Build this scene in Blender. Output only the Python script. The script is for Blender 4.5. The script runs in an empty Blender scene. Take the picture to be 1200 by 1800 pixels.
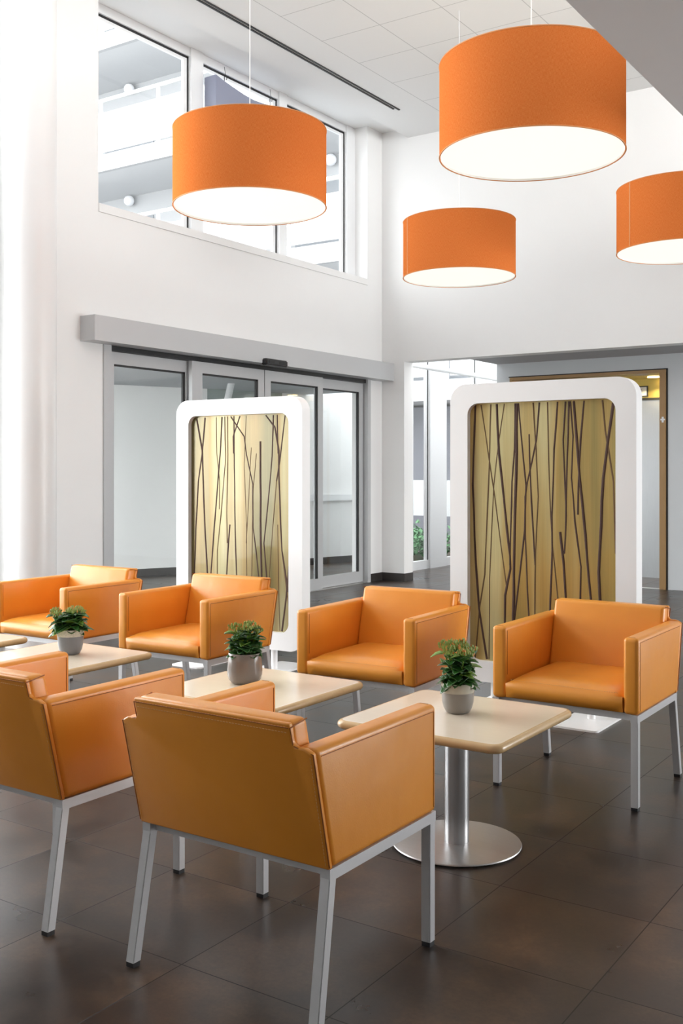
import bpy, bmesh, math, random
from mathutils import Vector, Matrix
S = bpy.context.scene
COL = S.collection
random.seed(7)
PI = math.pi

# ---------------------------------------------------------------- camera, world, lights, exposure
cam_d = bpy.data.cameras.new('camera')
cam_d.sensor_fit = 'VERTICAL'; cam_d.sensor_height = 36; cam_d.lens = 36.44
cam_d.shift_y = -0.0406; cam_d.clip_start = 0.05; cam_d.clip_end = 200
cam = bpy.data.objects.new('camera', cam_d); COL.objects.link(cam)
cam.location = (0, 0, 1.38); cam.rotation_euler = (PI/2, 0, PI/2 - 0.977)
S.camera = cam
S.view_settings.view_transform = 'Standard'; S.view_settings.look = 'None'
S.view_settings.gamma = 1; S.view_settings.exposure = 1.12; S.view_settings.use_curve_mapping = False

W = bpy.data.worlds.new('overcast_sky'); S.world = W; W.use_nodes = True
bgn = W.node_tree.nodes['Background']
bgn.inputs[0].default_value = (0.965, 0.985, 1.0, 1); bgn.inputs[1].default_value = 2.6

def area(name, loc, rot, sx, sy, power, col=(1, 1, 1)):
    l = bpy.data.lights.new(name, 'AREA'); l.shape = 'RECTANGLE'; l.size = sx; l.size_y = sy
    l.energy = power; l.color = col
    o = bpy.data.objects.new(name, l); COL.objects.link(o); o.location = loc; o.rotation_euler = rot
    return o
# daylight at the glazed front beside the camera, then three added fill lights
area('daylight_side_front', (-7.9, 2.9, 2.9), (0, -PI/2, 0), 5.2, 4.6, 190, (0.98, 0.99, 1.0))
area('fill_gallery', (4.3, 4.2, 4.45), (0, PI/2, 0), 2.0, 13.0, 215, (1.0, 0.99, 0.98))  # added fill from the unseen right side, for left wall and ceiling
area('fill_ground', (4.3, 8.5, 1.5), (0, PI/2, 0), 2.4, 4.6, 95, (1.0, 0.99, 0.98))  # added fill for the chair sides and lower walls
area('fill_vestibule', (-8.9, 6.0, 1.35), (PI/2, 0, PI), 3.2, 2.4, 190, (0.98, 0.99, 1.0))  # added fill to brighten the vestibule walls
# ---------------------------------------------------------------- materials
MATS = {}
def newmat(name):
    m = bpy.data.materials.new(name); m.use_nodes = True; MATS[name] = m
    nt = m.node_tree; return m, nt, nt.nodes, nt.links, nt.nodes['Principled BSDF']
def pmat(name, col, rough=.5, metal=0, spec=.5, noise=0, nscale=20, bump=0, bscale=60, coat=0, emit=None):
    m, nt, N, L, b = newmat(name)
    b.inputs['Base Color'].default_value = (*col, 1); b.inputs['Roughness'].default_value = rough
    b.inputs['Metallic'].default_value = metal; b.inputs['Specular IOR Level'].default_value = spec
    if coat: b.inputs['Coat Weight'].default_value = coat; b.inputs['Coat Roughness'].default_value = .15
    tc = N.new('ShaderNodeTexCoord')
    if noise:
        n = N.new('ShaderNodeTexNoise'); n.inputs['Scale'].default_value = nscale; n.inputs['Detail'].default_value = 4
        L.new(tc.outputs['Object'], n.inputs['Vector'])
        mx = N.new('ShaderNodeMix'); mx.data_type = 'RGBA'
        mx.inputs[6].default_value = (*[c*(1-noise) for c in col], 1); mx.inputs[7].default_value = (*[min(1, c*(1+noise)) for c in col], 1)
        L.new(n.outputs['Fac'], mx.inputs[0]); L.new(mx.outputs[2], b.inputs['Base Color'])
    if bump:
        n = N.new('ShaderNodeTexNoise'); n.inputs['Scale'].default_value = bscale; n.inputs['Detail'].default_value = 3
        L.new(tc.outputs['Object'], n.inputs['Vector'])
        bp = N.new('ShaderNodeBump'); bp.inputs['Strength'].default_value = bump; bp.inputs['Distance'].default_value = .01
        L.new(n.outputs['Fac'], bp.inputs['Height']); L.new(bp.outputs['Normal'], b.inputs['Normal'])
    if emit:
        b.inputs['Emission Color'].default_value = (*emit[0], 1); b.inputs['Emission Strength'].default_value = emit[1]
    return m
def mth(N, L, op, a, b=None, c=None):
    n = N.new('ShaderNodeMath'); n.operation = op
    for i, v in enumerate((a, b, c)):
        if v is None: continue
        if isinstance(v, (int, float)): n.inputs[i].default_value = v
        else: L.new(v, n.inputs[i])
    return n.outputs[0]
def mix(N, L, fac, a, b):
    n = N.new('ShaderNodeMix'); n.data_type = 'RGBA'
    if isinstance(fac, (int, float)): n.inputs[0].default_value = fac
    else: L.new(fac, n.inputs[0])
    for i, v in ((6, a), (7, b)):
        if isinstance(v, tuple): n.inputs[i].default_value = (*v, 1)
        else: L.new(v, n.inputs[i])
    return n.outputs[2]
def gridmask(N, L, pos, x0, y0, pitch, half):
    """1 on grid lines, plus the integer tile ids"""
    sp = N.new('ShaderNodeSeparateXYZ'); L.new(pos, sp.inputs[0])
    out = []; ids = []
    for s, o in ((sp.outputs[0], x0), (sp.outputs[1], y0)):
        t = mth(N, L, 'DIVIDE', mth(N, L, 'SUBTRACT', s, o), pitch)
        ids.append(mth(N, L, 'FLOOR', t))
        fr = mth(N, L, 'FRACT', t)
        d = mth(N, L, 'MINIMUM', fr, mth(N, L, 'SUBTRACT', 1.0, fr))
        out.append(mth(N, L, 'LESS_THAN', d, half/pitch))
    return mth(N, L, 'MAXIMUM', out[0], out[1]), ids

WHITE = pmat('white_wall_paint', (.86, .86, .855), .6, noise=.01, nscale=3, bump=.02, bscale=250)
GREYW = pmat('blue_grey_wall_paint', (.64, .67, .69), .6, noise=.02, nscale=3)
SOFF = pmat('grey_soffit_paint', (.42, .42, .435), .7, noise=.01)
VCEIL = pmat('grey_blue_ceiling_paint', (.50, .53, .56), .7)
MEZZ = pmat('off_white_soffit_paint', (.80, .80, .81), .7)
COLM = pmat('gloss_white_column_paint', (.84, .84, .84), .3)
SKIRT = pmat('dark_stone_skirting', (.045, .04, .038), .25, noise=.2, nscale=9)
ALU = pmat('grey_aluminium', (.52, .53, .54), .42, metal=.15, noise=.02)
ALUL = pmat('light_aluminium_cover', (.56, .57, .58), .36, metal=.1)
GASK = pmat('black_rubber_gasket', (.012, .012, .013), .5)
WFRAME = pmat('white_powder_coated_frame', (.82, .83, .84), .35)
LEGM = pmat('silver_painted_steel', (.62, .62, .63), .32, metal=.3, noise=.03, nscale=60)
SCREENW = pmat('satin_white_lacquer', (.93, .93, .93), .28)
PLASTIC = pmat('black_plastic', (.02, .02, .022), .35)

def leather():
    m, nt, N, L, b = newmat('orange_leather')
    tc = N.new('ShaderNodeTexCoord')
    n = N.new('ShaderNodeTexNoise'); n.inputs['Scale'].default_value = 5; n.inputs['Detail'].default_value = 3
    L.new(tc.outputs['Object'], n.inputs['Vector'])
    L.new(mix(N, L, n.outputs['Fac'], (.78, .285, .027), (.88, .345, .042)), b.inputs['Base Color'])
    b.inputs['Roughness'].default_value = .33; b.inputs['Specular IOR Level'].default_value = .55
    v = N.new('ShaderNodeTexNoise'); v.inputs['Scale'].default_value = 260; v.inputs['Detail'].default_value = 2
    w = N.new('ShaderNodeTexNoise'); w.inputs['Scale'].default_value = 7; w.inputs['Detail'].default_value = 2
    L.new(tc.outputs['Object'], v.inputs['Vector']); L.new(tc.outputs['Object'], w.inputs['Vector'])
    h = mth(N, L, 'ADD', mth(N, L, 'MULTIPLY', v.outputs['Fac'], .06), mth(N, L, 'MULTIPLY', w.outputs['Fac'], 1.0))
    bp = N.new('ShaderNodeBump'); bp.inputs['Strength'].default_value = .35; bp.inputs['Distance'].default_value = .012
    L.new(h, bp.inputs['Height']); L.new(bp.outputs['Normal'], b.inputs['Normal'])
    return m
LEATHER = leather()
SEAM = pmat('dark_seam_thread', (.36, .11, .015), .7)
THREAD = pmat('pale_topstitch_thread', (.80, .42, .16), .7)

def floor_mat():
    m, nt, N, L, b = newmat('dark_stone_tiles')
    g = N.new('ShaderNodeNewGeometry')
    mask, ids = gridmask(N, L, g.outputs['Position'], .01, .15, .5, .0018)
    cid = N.new('ShaderNodeCombineXYZ'); L.new(ids[0], cid.inputs[0]); L.new(ids[1], cid.inputs[1])
    wn = N.new('ShaderNodeTexWhiteNoise'); L.new(cid.outputs[0], wn.inputs['Vector'])
    off = N.new('ShaderNodeVectorMath'); off.operation = 'MULTIPLY_ADD'
    L.new(wn.outputs['Color'], off.inputs[0]); off.inputs[1].default_value = (9, 9, 9); L.new(g.outputs['Position'], off.inputs[2])
    n = N.new('ShaderNodeTexNoise'); n.inputs['Scale'].default_value = 2.6; n.inputs['Detail'].default_value = 7; n.inputs['Roughness'].default_value = .6
    L.new(off.outputs[0], n.inputs['Vector'])
    r = N.new('ShaderNodeValToRGB'); L.new(n.outputs['Fac'], r.inputs[0])
    e = r.color_ramp.elements; e[0].position = .32; e[0].color = (.014, .012, .012, 1); e[1].position = .70; e[1].color = (.092, .060, .037, 1)
    el = e.new(.52); el.color = (.040, .029, .022, 1)
    tint = mix(N, L, wn.outputs['Value'], (.80, .80, .84), (1.22, 1.10, .98))
    mm = N.new('ShaderNodeMix'); mm.data_type = 'RGBA'; mm.blend_type = 'MULTIPLY'; mm.inputs[0].default_value = 1
    L.new(r.outputs[0], mm.inputs[6]); L.new(tint, mm.inputs[7])
    n4 = N.new('ShaderNodeTexNoise'); n4.inputs['Scale'].default_value = 75; n4.inputs['Detail'].default_value = 4; n4.inputs['Roughness'].default_value = .7
    L.new(off.outputs[0], n4.inputs['Vector'])
    m5 = N.new('ShaderNodeMix'); m5.data_type = 'RGBA'; m5.blend_type = 'MULTIPLY'; m5.inputs[0].default_value = 1
    L.new(mm.outputs[2], m5.inputs[6]); L.new(mix(N, L, n4.outputs['Fac'], (.45, .45, .46), (1.6, 1.55, 1.5)), m5.inputs[7])
    L.new(mix(N, L, mask, m5.outputs[2], (.008, .007, .007)), b.inputs['Base Color'])
    rr = mth(N, L, 'MULTIPLY_ADD', n.outputs['Fac'], .22, .20)
    L.new(mth(N, L, 'ADD', rr, mth(N, L, 'MULTIPLY', mask, .3)), b.inputs['Roughness'])
    n2 = N.new('ShaderNodeTexNoise'); n2.inputs['Scale'].default_value = 14; n2.inputs['Detail'].default_value = 5
    L.new(off.outputs[0], n2.inputs['Vector'])
    h = mth(N, L, 'SUBTRACT', 1.0, mask)
    bp = N.new('ShaderNodeBump'); bp.inputs['Strength'].default_value = .25; bp.inputs['Distance'].default_value = .004
    L.new(h, bp.inputs['Height']); L.new(bp.outputs['Normal'], b.inputs['Normal'])
    return m
FLOORM = floor_mat()
def ceil_mat():
    m, nt, N, L, b = newmat('ceiling_tiles')
    g = N.new('ShaderNodeNewGeometry')
    mask, ids = gridmask(N, L, g.outputs['Position'], -5.72, 8.14, .65, .004)
    sp = N.new('ShaderNodeSeparateXYZ'); L.new(g.outputs['Position'], sp.inputs[0])
    mask = mth(N, L, 'MULTIPLY', mask, mth(N, L, 'GREATER_THAN', sp.outputs[0], -5.73))
    L.new(mix(N, L, mask, (.78, .78, .775), (.50, .50, .50)), b.inputs['Base Color']); b.inputs['Roughness'].default_value = .8
    return m
CEILM = ceil_mat()

def glass(name, tint, base=.05, top=.7):
    m = bpy.data.materials.new(name); m.use_nodes = True; N = m.node_tree.nodes; L = m.node_tree.links
    N.remove(N['Principled BSDF']); out = N['Material Output']
    t = N.new('ShaderNodeBsdfTransparent'); t.inputs[0].default_value = (*tint, 1)
    g = N.new('ShaderNodeBsdfGlossy'); g.inputs['Roughness'].default_value = .0; g.inputs[0].default_value = (1, 1, 1, 1)
    lw = N.new('ShaderNodeLayerWeight'); lw.inputs[0].default_value = .5
    f = mth(N, L, 'MULTIPLY_ADD', mth(N, L, 'POWER', lw.outputs['Facing'], 4.0), top, base)
    mx = N.new('ShaderNodeMixShader'); L.new(f, mx.inputs[0]); L.new(t.outputs[0], mx.inputs[1]); L.new(g.outputs[0], mx.inputs[2])
    L.new(mx.outputs[0], out.inputs[0]); return m
GLASS = glass('clear_window_glass', (.985, .99, .99), .02, .3)
DGLASS = glass('pale_green_door_glass', (.955, .97, .965), .035, .35)

def shade_mat():
    m = bpy.data.materials.new('orange_shade_fabric'); m.use_nodes = True; N = m.node_tree.nodes; L = m.node_tree.links
    N.remove(N['Principled BSDF']); out = N['Material Output']
    tc = N.new('ShaderNodeTexCoord'); mp = N.new('ShaderNodeMapping')
    # weave: slubs along both thread directions
    at = N.new('ShaderNodeUVMap'); L.new(at.outputs[0], mp.inputs[0]); mp.inputs['Scale'].default_value = (1, 1, 1)
    vals = []
    for sc in ((90, 700, 1), (900, 60, 1)):
        q = N.new('ShaderNodeMapping'); q.inputs['Scale'].default_value = sc; L.new(mp.outputs[0], q.inputs[0])
        n = N.new('ShaderNodeTexNoise'); n.inputs['Scale'].default_value = 1; n.inputs['Detail'].default_value = 2; L.new(q.outputs[0], n.inputs['Vector']); vals.append(n.outputs['Fac'])
    v = mth(N, L, 'MULTIPLY', mth(N, L, 'ADD', vals[0], vals[1]), .5)
    r = N.new('ShaderNodeValToRGB'); L.new(v, r.inputs[0]); e = r.color_ramp.elements
    e[0].position = .36; e[0].color = (.86, .20, .035, 1); e[1].position = .62; e[1].color = (1.0, .38, .11, 1)
    d = N.new('ShaderNodeBsdfDiffuse'); t = N.new('ShaderNodeBsdfTranslucent')
    L.new(r.outputs[0], d.inputs[0]); L.new(r.outputs[0], t.inputs[0])
    bp = N.new('ShaderNodeBump'); bp.inputs['Strength'].default_value = .3; bp.inputs['Distance'].default_value = .002; L.new(v, bp.inputs['Height'])
    L.new(bp.outputs['Normal'], d.inputs['Normal'])
    mx = N.new('ShaderNodeMixShader'); mx.inputs[0].default_value = .35; L.new(d.outputs[0], mx.inputs[1]); L.new(t.outputs[0], mx.inputs[2])
    L.new(mx.outputs[0], out.inputs[0]); return m
SHADE = shade_mat()
SHADE_IN = pmat('white_shade_lining', (.85, .84, .80), .8)
DIFF = pmat('glowing_lamp_diffuser', (.35, .34, .32), .7, emit=((1.0, .93, .83), .46))
RIM = pmat('orange_shade_hem', (.78, .33, .12), .7)
CORD = pmat('white_cord', (.85, .85, .85), .5)

def wood(name, c1, c2, rough=.22, scale=6, ax=0, coat=.3):
    m, nt, N, L, b = newmat(name)
    tc = N.new('ShaderNodeTexCoord'); mp = N.new('ShaderNodeMapping')
    sc = [14, 14, 14]; sc[ax] = 1.2; mp.inputs['Scale'].default_value = sc
    L.new(tc.outputs['Object'], mp.inputs[0])
    n = N.new('ShaderNodeTexNoise'); n.inputs['Scale'].default_value = scale; n.inputs['Detail'].default_value = 6; n.inputs['Distortion'].default_value = .6
    L.new(mp.outputs[0], n.inputs['Vector'])
    n3 = N.new('ShaderNodeTexNoise'); n3.inputs['Scale'].default_value = 5; L.new(tc.outputs['Object'], n3.inputs['Vector'])
    f = mth(N, L, 'MULTIPLY_ADD', n3.outputs['Fac'], .5, mth(N, L, 'MULTIPLY', n.outputs['Fac'], .5))
    L.new(mix(N, L, f, c1, c2), b.inputs['Base Color']); b.inputs['Roughness'].default_value = rough
    b.inputs['Coat Weight'].default_value = coat; b.inputs['Coat Roughness'].default_value = .12
    return m
MAPLE = wood('pale_maple_veneer', (.84, .70, .53), (.92, .81, .66), ax=0)
MAPLE_E = wood('honey_maple_edge', (.58, .38, .17), (.72, .50, .26), ax=0)
OAK = wood('golden_oak', (.30, .17, .06), (.42, .25, .10), .45, ax=2)

def brushed(name, col, rough=.3, ax=2, metal=.9, scale=3):
    m, nt, N, L, b = newmat(name)
    tc = N.new('ShaderNodeTexCoord'); mp = N.new('ShaderNodeMapping')
    sc = [120, 120, 120]; sc[ax] = 1.5; mp.inputs['Scale'].default_value = sc; L.new(tc.outputs['Object'], mp.inputs[0])
    n = N.new('ShaderNodeTexNoise'); n.inputs['Scale'].default_value = scale; n.inputs['Detail'].default_value = 3; L.new(mp.outputs[0], n.inputs['Vector'])
    L.new(mix(N, L, n.outputs['Fac'], tuple(c*.88 for c in col), tuple(min(1, c*1.1) for c in col)), b.inputs['Base Color'])
    b.inputs['Metallic'].default_value = metal; L.new(mth(N, L, 'MULTIPLY_ADD', n.outputs['Fac'], .12, rough-.06), b.inputs['Roughness'])
    return m
STEEL = brushed('brushed_steel', (.55, .55, .56), .3, 2)
STEELH = brushed('brushed_steel_disc', (.56, .55, .54), .36, 0)
CABIN = brushed('lift_cabin_steel', (.50, .52, .54), .32, 2)
GOLD = brushed('gold_lift_panel', (.62, .47, .14), .35, 2)

def resin(name, seed, dim=1.0):
    m, nt, N, L, b = newmat(name)
    tc = N.new('ShaderNodeTexCoord'); mp = N.new('ShaderNodeMapping'); mp.inputs['Scale'].default_value = (5.2, 1, .25); mp.inputs['Location'].default_value = (seed, 0, 0)
    L.new(tc.outputs['Object'], mp.inputs[0])
    n = N.new('ShaderNodeTexNoise'); n.inputs['Scale'].default_value = 1.0; n.inputs['Detail'].default_value = 2; L.new(mp.outputs[0], n.inputs['Vector'])
    r = N.new('ShaderNodeValToRGB'); L.new(n.outputs['Fac'], r.inputs[0]); e = r.color_ramp.elements
    e[0].position = .34; e[0].color = (.36*dim, .30*dim, .10*dim, 1); e[1].position = .66; e[1].color = (.78*dim, .68*dim, .34*dim, 1)  # vertical bands put the panel's reflections into its colour
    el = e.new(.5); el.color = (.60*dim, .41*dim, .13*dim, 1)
    mp2 = N.new('ShaderNodeMapping'); mp2.inputs['Scale'].default_value = (160, 1, 2); L.new(tc.outputs['Object'], mp2.inputs[0])
    n2 = N.new('ShaderNodeTexNoise'); n2.inputs['Scale'].default_value = 1; n2.inputs['Detail'].default_value = 3; L.new(mp2.outputs[0], n2.inputs['Vector'])
    mm = N.new('ShaderNodeMix'); mm.data_type = 'RGBA'; mm.blend_type = 'MULTIPLY'; mm.inputs[0].default_value = .35
    L.new(r.outputs[0], mm.inputs[6]); L.new(n2.outputs['Fac'], mm.inputs[7]); L.new(mm.outputs[2], b.inputs['Base Color'])
    b.inputs['Metallic'].default_value = .35; b.inputs['Roughness'].default_value = .3
    b.inputs['Coat Weight'].default_value = .35; b.inputs['Coat Roughness'].default_value = .03
    return m
RESIN_A = resin('golden_resin_brushed', 3.1)
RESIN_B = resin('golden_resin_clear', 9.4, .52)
TWIG = pmat('dark_brown_twig', (.075, .040, .030), .6, spec=.2)
TWIGL = pmat('mid_brown_twig', (.13, .075, .035), .6, spec=.2)

LEAF = pmat('succulent_leaf', (.030, .115, .018), .28, noise=.55, nscale=28)
LEAFL = pmat('young_leaf', (.16, .30, .035), .4, noise=.3, nscale=40)
BUD = pmat('yellow_green_buds', (.30, .38, .08), .5, noise=.3, nscale=90)
BUDO = pmat('orange_bud_tips', (.75, .26, .06), .5)
SOIL = pmat('dark_potting_soil', (.025, .014, .010), .9, bump=.8, bscale=160)
POTG = pmat('grey_glazed_ceramic', (.27, .255, .235), .35, noise=.06, nscale=14)
POTT = pmat('taupe_glazed_ceramic', (.235, .200, .175), .2, noise=.08, nscale=10)
POTB = pmat('blue_grey_ceramic', (.22, .225, .245), .4, noise=.06, nscale=14)
POTC = pmat('cream_glaze_band', (.50, .48, .40), .35, noise=.08, nscale=50)
POTW = pmat('rough_cream_band', (.72, .68, .58), .8, noise=.25, nscale=120, bump=.8, bscale=220)

BWALL = pmat('outside_white_render', (.46, .47, .48), .7, noise=.03)
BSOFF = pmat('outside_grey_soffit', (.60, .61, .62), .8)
BGLASS = pmat('outside_dull_glazing', (.24, .26, .28), .35)
BPAN = pmat('outside_white_panel', (.52, .53, .54), .5)
BSHADE = pmat('outside_ground_floor_shade', (.14, .145, .17), .6)
GLOBE = pmat('opal_globe', (.85, .86, .88), .3)
PAVE = pmat('outside_paving', (.42, .42, .42), .8, noise=.1)
SHRUB = pmat('outside_shrub_leaf', (.08, .24, .09), .6, noise=.4, nscale=6)
HANG = pmat('pale_blue_grey_board', (.27, .29, .38), .5)

# ---------------------------------------------------------------- mesh helpers
def setp(o, label=None, cat=None, group=None, kind=None):
    if label: o['label'] = label
    if cat: o['category'] = cat
    if group: o['group'] = group
    if kind: o['kind'] = kind
    return o
def link(name, me, parent=None):
    o = bpy.data.objects.new(name, me); COL.objects.link(o)
    if parent: o.parent = parent
    return o
def done(name, bm, mats, parent=None, smooth=None):
    bmesh.ops.recalc_face_normals(bm, faces=bm.faces)
    me = bpy.data.meshes.new(name); bm.to_mesh(me); bm.free()
    for m in (mats if isinstance(mats, (list, tuple)) else [mats]): me.materials.append(m)
    if smooth is not None:
        for p in me.polygons: p.use_smooth = True
        me.set_sharp_from_angle(angle=math.radians(smooth))
    return link(name, me, parent)
def empty(name, loc=(0, 0, 0), rz=0, **k):
    o = bpy.data.objects.new(name, None); COL.objects.link(o); o.empty_display_size = .1
    o.location = loc; o.rotation_euler = (0, 0, rz); return setp(o, **k)
def add_box(bm, x0, x1, y0, y1, z0, z1, mi=0):
    vs = [bm.verts.new((x, y, z)) for z in (z0, z1) for y in (y0, y1) for x in (x0, x1)]
    fs = [bm.faces.new([vs[i] for i in q]) for q in ((0, 2, 3, 1), (4, 5, 7, 6), (0, 1, 5, 4), (2, 6, 7, 3), (0, 4, 6, 2), (1, 3, 7, 5))]
    for f in fs: f.material_index = mi
    return fs
def box(name, x0, x1, y0, y1, z0, z1, m, parent=None, bev=0):
    bm = bmesh.new(); add_box(bm, x0, x1, y0, y1, z0, z1)
    if bev: bmesh.ops.bevel(bm, geom=bm.edges[:], offset=bev, segments=3, profile=.5, affect='EDGES')
    return done(name, bm, m, parent, 40 if bev else None)
def prism(pts, h0, h1, axis='x', bev=0, seg=3):
    """polygon pts (a,b) extruded along axis: x->(h,a,b)  y->(a,h,b)  z->(a,b,h)"""
    bm = bmesh.new()
    mk = {'x': lambda a, b, h: (h, a, b), 'y': lambda a, b, h: (a, h, b), 'z': lambda a, b, h: (a, b, h)}[axis]
    A = [bm.verts.new(mk(a, b, h0)) for a, b in pts]; B = [bm.verts.new(mk(a, b, h1)) for a, b in pts]
    bm.faces.new(A); bm.faces.new(B[::-1]); n = len(pts)
    for i in range(n): bm.faces.new((A[i], B[i], B[(i+1) % n], A[(i+1) % n]))
    bmesh.ops.recalc_face_normals(bm, faces=bm.faces)
    if bev: bmesh.ops.bevel(bm, geom=bm.edges[:], offset=bev, segments=seg, profile=.5, affect='EDGES')
    return bm
def add_tube(bm, pts, r, n=8, mi=0, cap=True):
    pts = [Vector(p) for p in pts]; rings = []; up0 = None
    for i, p in enumerate(pts):
        d = (pts[min(i+1, len(pts)-1)] - pts[max(i-1, 0)]).normalized()
        if up0 is None:
            up0 = Vector((0, 0, 1)) if abs(d.z) < .9 else Vector((1, 0, 0))
        a = d.cross(up0).normalized(); b = a.cross(d).normalized(); up0 = b
        rr = r[i] if isinstance(r, (list, tuple)) else r
        rings.append([bm.verts.new(p + rr*(math.cos(2*PI*k/n)*a + math.sin(2*PI*k/n)*b)) for k in range(n)])
    for A, B in zip(rings, rings[1:]):
        for k in range(n):
            f = bm.faces.new((A[k], A[(k+1) % n], B[(k+1) % n], B[k])); f.material_index = mi
    if cap:
        for q in (rings[0][::-1], rings[-1]):
            f = bm.faces.new(q); f.material_index = mi
def lathe(prof, n=48, uv=False):
    bm = bmesh.new(); rings = []
    for r, z in prof:
        if r < 1e-6: rings.append([bm.verts.new((0, 0, z))])
        else: rings.append([bm.verts.new((r*math.cos(2*PI*k/n), r*math.sin(2*PI*k/n), z)) for k in range(n)])
    for A, B in zip(rings, rings[1:]):
        for k in range(n):
            k2 = (k+1) % n
            if len(A) == 1 and len(B) == 1: continue
            if len(A) == 1: bm.faces.new((A[0], B[k2], B[k]))
            elif len(B) == 1: bm.faces.new((A[k], A[k2], B[0]))
            else: bm.faces.new((A[k], A[k2], B[k2], B[k]))
    return bm
def rrect(x0, x1, z0, z1, r, n=8):
    p = []
    for cx, cz, a in ((x1-r, z1-r, 0), (x0+r, z1-r, 90), (x0+r, z0+r, 180), (x1-r, z0+r, 270)):
        for k in range(n+1):
            t = math.radians(a + 90*k/n); p.append((cx+r*math.cos(t), cz+r*math.sin(t)))
    return p
def copy_tree(o, parent=None):
    c = o.copy(); COL.objects.link(c)
    if parent: c.parent = parent
    for ch in list(o.children): copy_tree(ch, c)
    return c
def struct(o): o['kind'] = 'structure'; return o
def boxes(name, lst, m, parent=None):
    bm = bmesh.new()
    for b in lst: add_box(bm, *b)
    return done(name, bm, m, parent)

# ---------------------------------------------------------------- the room shell
XW, YB = -6.88, 11.10          # plane of the left wall, plane of the back wall
struct(box('floor', -13, 4.6, -5.4, 19.5, -.12, 0, FLOORM))
# left wall: solid pieces around the door opening and the high window
LW = [(XW-.25, XW, 5.5, 6.42, 0, 3.70), (XW-.25, XW, 10.80, 11.35, 0, 3.70), (XW-.25, XW, 6.42, 10.80, 2.50, 3.70),
      (XW-.25, XW, 5.5, 6.367, 3.70, 5.62), (XW-.25, XW, 10.76, 11.35, 3.70, 5.62)]
struct(boxes('wall_left', LW, WHITE))
# set-back glazed front behind the column
struct(boxes('wall_left_front', [(-7.75, -7.60, .5, 5.5, 2.98, 3.66), (-7.75, -7.60, -5.4, .5, 0, 5.62), (-7.75, -7.12, 5.35, 5.6, 0, 5.62)], WHITE))
struct(boxes('wall_back', [(XW, -6.555, YB, YB+.21, 0, 2.73), (XW, 4.6, YB, YB+.21, 2.73, 5.7), ], WHITE))
struct(box('wall_rear', -7.75, 4.6, -5.6, -5.4, 0, 5.75, WHITE))
struct(box('trim_2', -1.40, -1.34, -5.4, YB, 3.25, 4.2, WHITE))
struct(boxes('wall_right', [(4.4, 4.6, -5.4, 6.1, 0, 3.05), (4.4, 4.6, 10.9, YB, 0, 3.05), (4.4, 4.6, 6.1, 10.9, 2.8, 3.05)], WHITE))
struct(boxes('wall_gallery', [(4.4, 4.6, -5.4, YB, 3.05, 3.45), (4.4, 4.6, -5.4, -2.4, 3.45, 5.75), (4.4, 4.6, 10.8, YB, 3.45, 5.75)], WHITE))
struct(box('ceiling_mezzanine', -1.4, 4.6, -5.4, YB, 3.05, 3.25, MEZZ))
struct(boxes('ceiling', [(-6.5, 4.6, -5.4, YB+.21, 5.50, 5.75)], CEILM))
struct(boxes('ceiling_strip', [(-7.16, -6.5, 5.5, 11.35, 5.62, 5.80), (-7.75, -6.5, -5.4, 5.5, 5.62, 5.80)], CEILM))
# skirting
struct(boxes('baseboard_left', [(XW, XW+.012, 10.83, YB, 0, .10), (XW, XW+.012, 5.5, 6.40, 0, .10)], SKIRT))
struct(boxes('baseboard_back', [(XW, -6.543, YB-.012, YB, 0, .10), (-6.555, -6.543, YB, YB+.20, 0, .10)], SKIRT))
# corridor behind: ceiling, grey lift wall, far end
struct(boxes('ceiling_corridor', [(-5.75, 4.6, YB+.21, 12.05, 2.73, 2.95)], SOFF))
GW = [(-5.75, -5.566, 12.05, 12.30, 0, 2.95), (-3.60, 4.6, 12.05, 12.30, 0, 2.95), (-5.566, -3.60, 12.05, 12.30, 2.55, 2.95),
      ]
struct(boxes('wall_lift', GW, GREYW)); struct(boxes('wall_bounce', [(-5.74, -5.60, 12.30, 17.0, 0, 5.6)], WHITE))  # white wall out of view, added to bounce light into the corridor
we = struct(empty('window_6_added', (-6.4, 17.0, 0)))  # unseen end glazing, added to let more light into the corridor
boxes('glass_pane', [(-.75, .75, 0, .01, .05, 5.6)], GLASS, we); boxes('mullion', [(-.05, .05, -.05, .06, 0, 5.6)], WFRAME, we)
# vestibule behind the sliding doors
bm = bmesh.new()
def slab(bm, p, q, z0, z1, t=.12, mi=0):
    d = (Vector(q)-Vector(p)).normalized(); n = Vector((-d.y, d.x))*t
    v = [bm.verts.new((*c, z)) for z in (z0, z1) for c in (p, q, (q[0]+n.x, q[1]+n.y), (p[0]+n.x, p[1]+n.y))]
    for f in ((0, 1, 2, 3), (7, 6, 5, 4), (0, 4, 5, 1), (1, 5, 6, 2), (2, 6, 7, 3), (3, 7, 4, 0)):
        bm.faces.new([v[i] for i in f]).material_index = mi
slab(bm, (-10.60, 7.80), (-9.30, 10.55), .1, 2.48)
slab(bm, (-8.98, 11.70), (-8.32, 14.2), .1, 2.48)
struct(done('wall_vestibule', bm, WHITE))
bm = bmesh.new(); slab(bm, (-10.60, 7.80), (-9.30, 10.55), 0, .1, .10); slab(bm, (-8.98, 11.70), (-8.32, 14.2), 0, .1, .10)
struct(done('baseboard_vestibule', bm, SKIRT))
struct(box('ceiling_vestibule', -10.7, -7.13, 6.2, 12.2, 2.48, 2.62, VCEIL))
bm = bmesh.new(); slab(bm, (-8.955, 11.75), (-8.30, 14.2), .93, 1.02, -.03)
t = done('wall_bumper_rail', bm, WFRAME); setp(t, 'white horizontal bumper rail on the vestibule wall seen through the end door leaf', 'wall rail')
bm = bmesh.new(); slab(bm, (-8.84, 12.19), (-8.82, 12.27), .30, .38, -.012)
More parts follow.
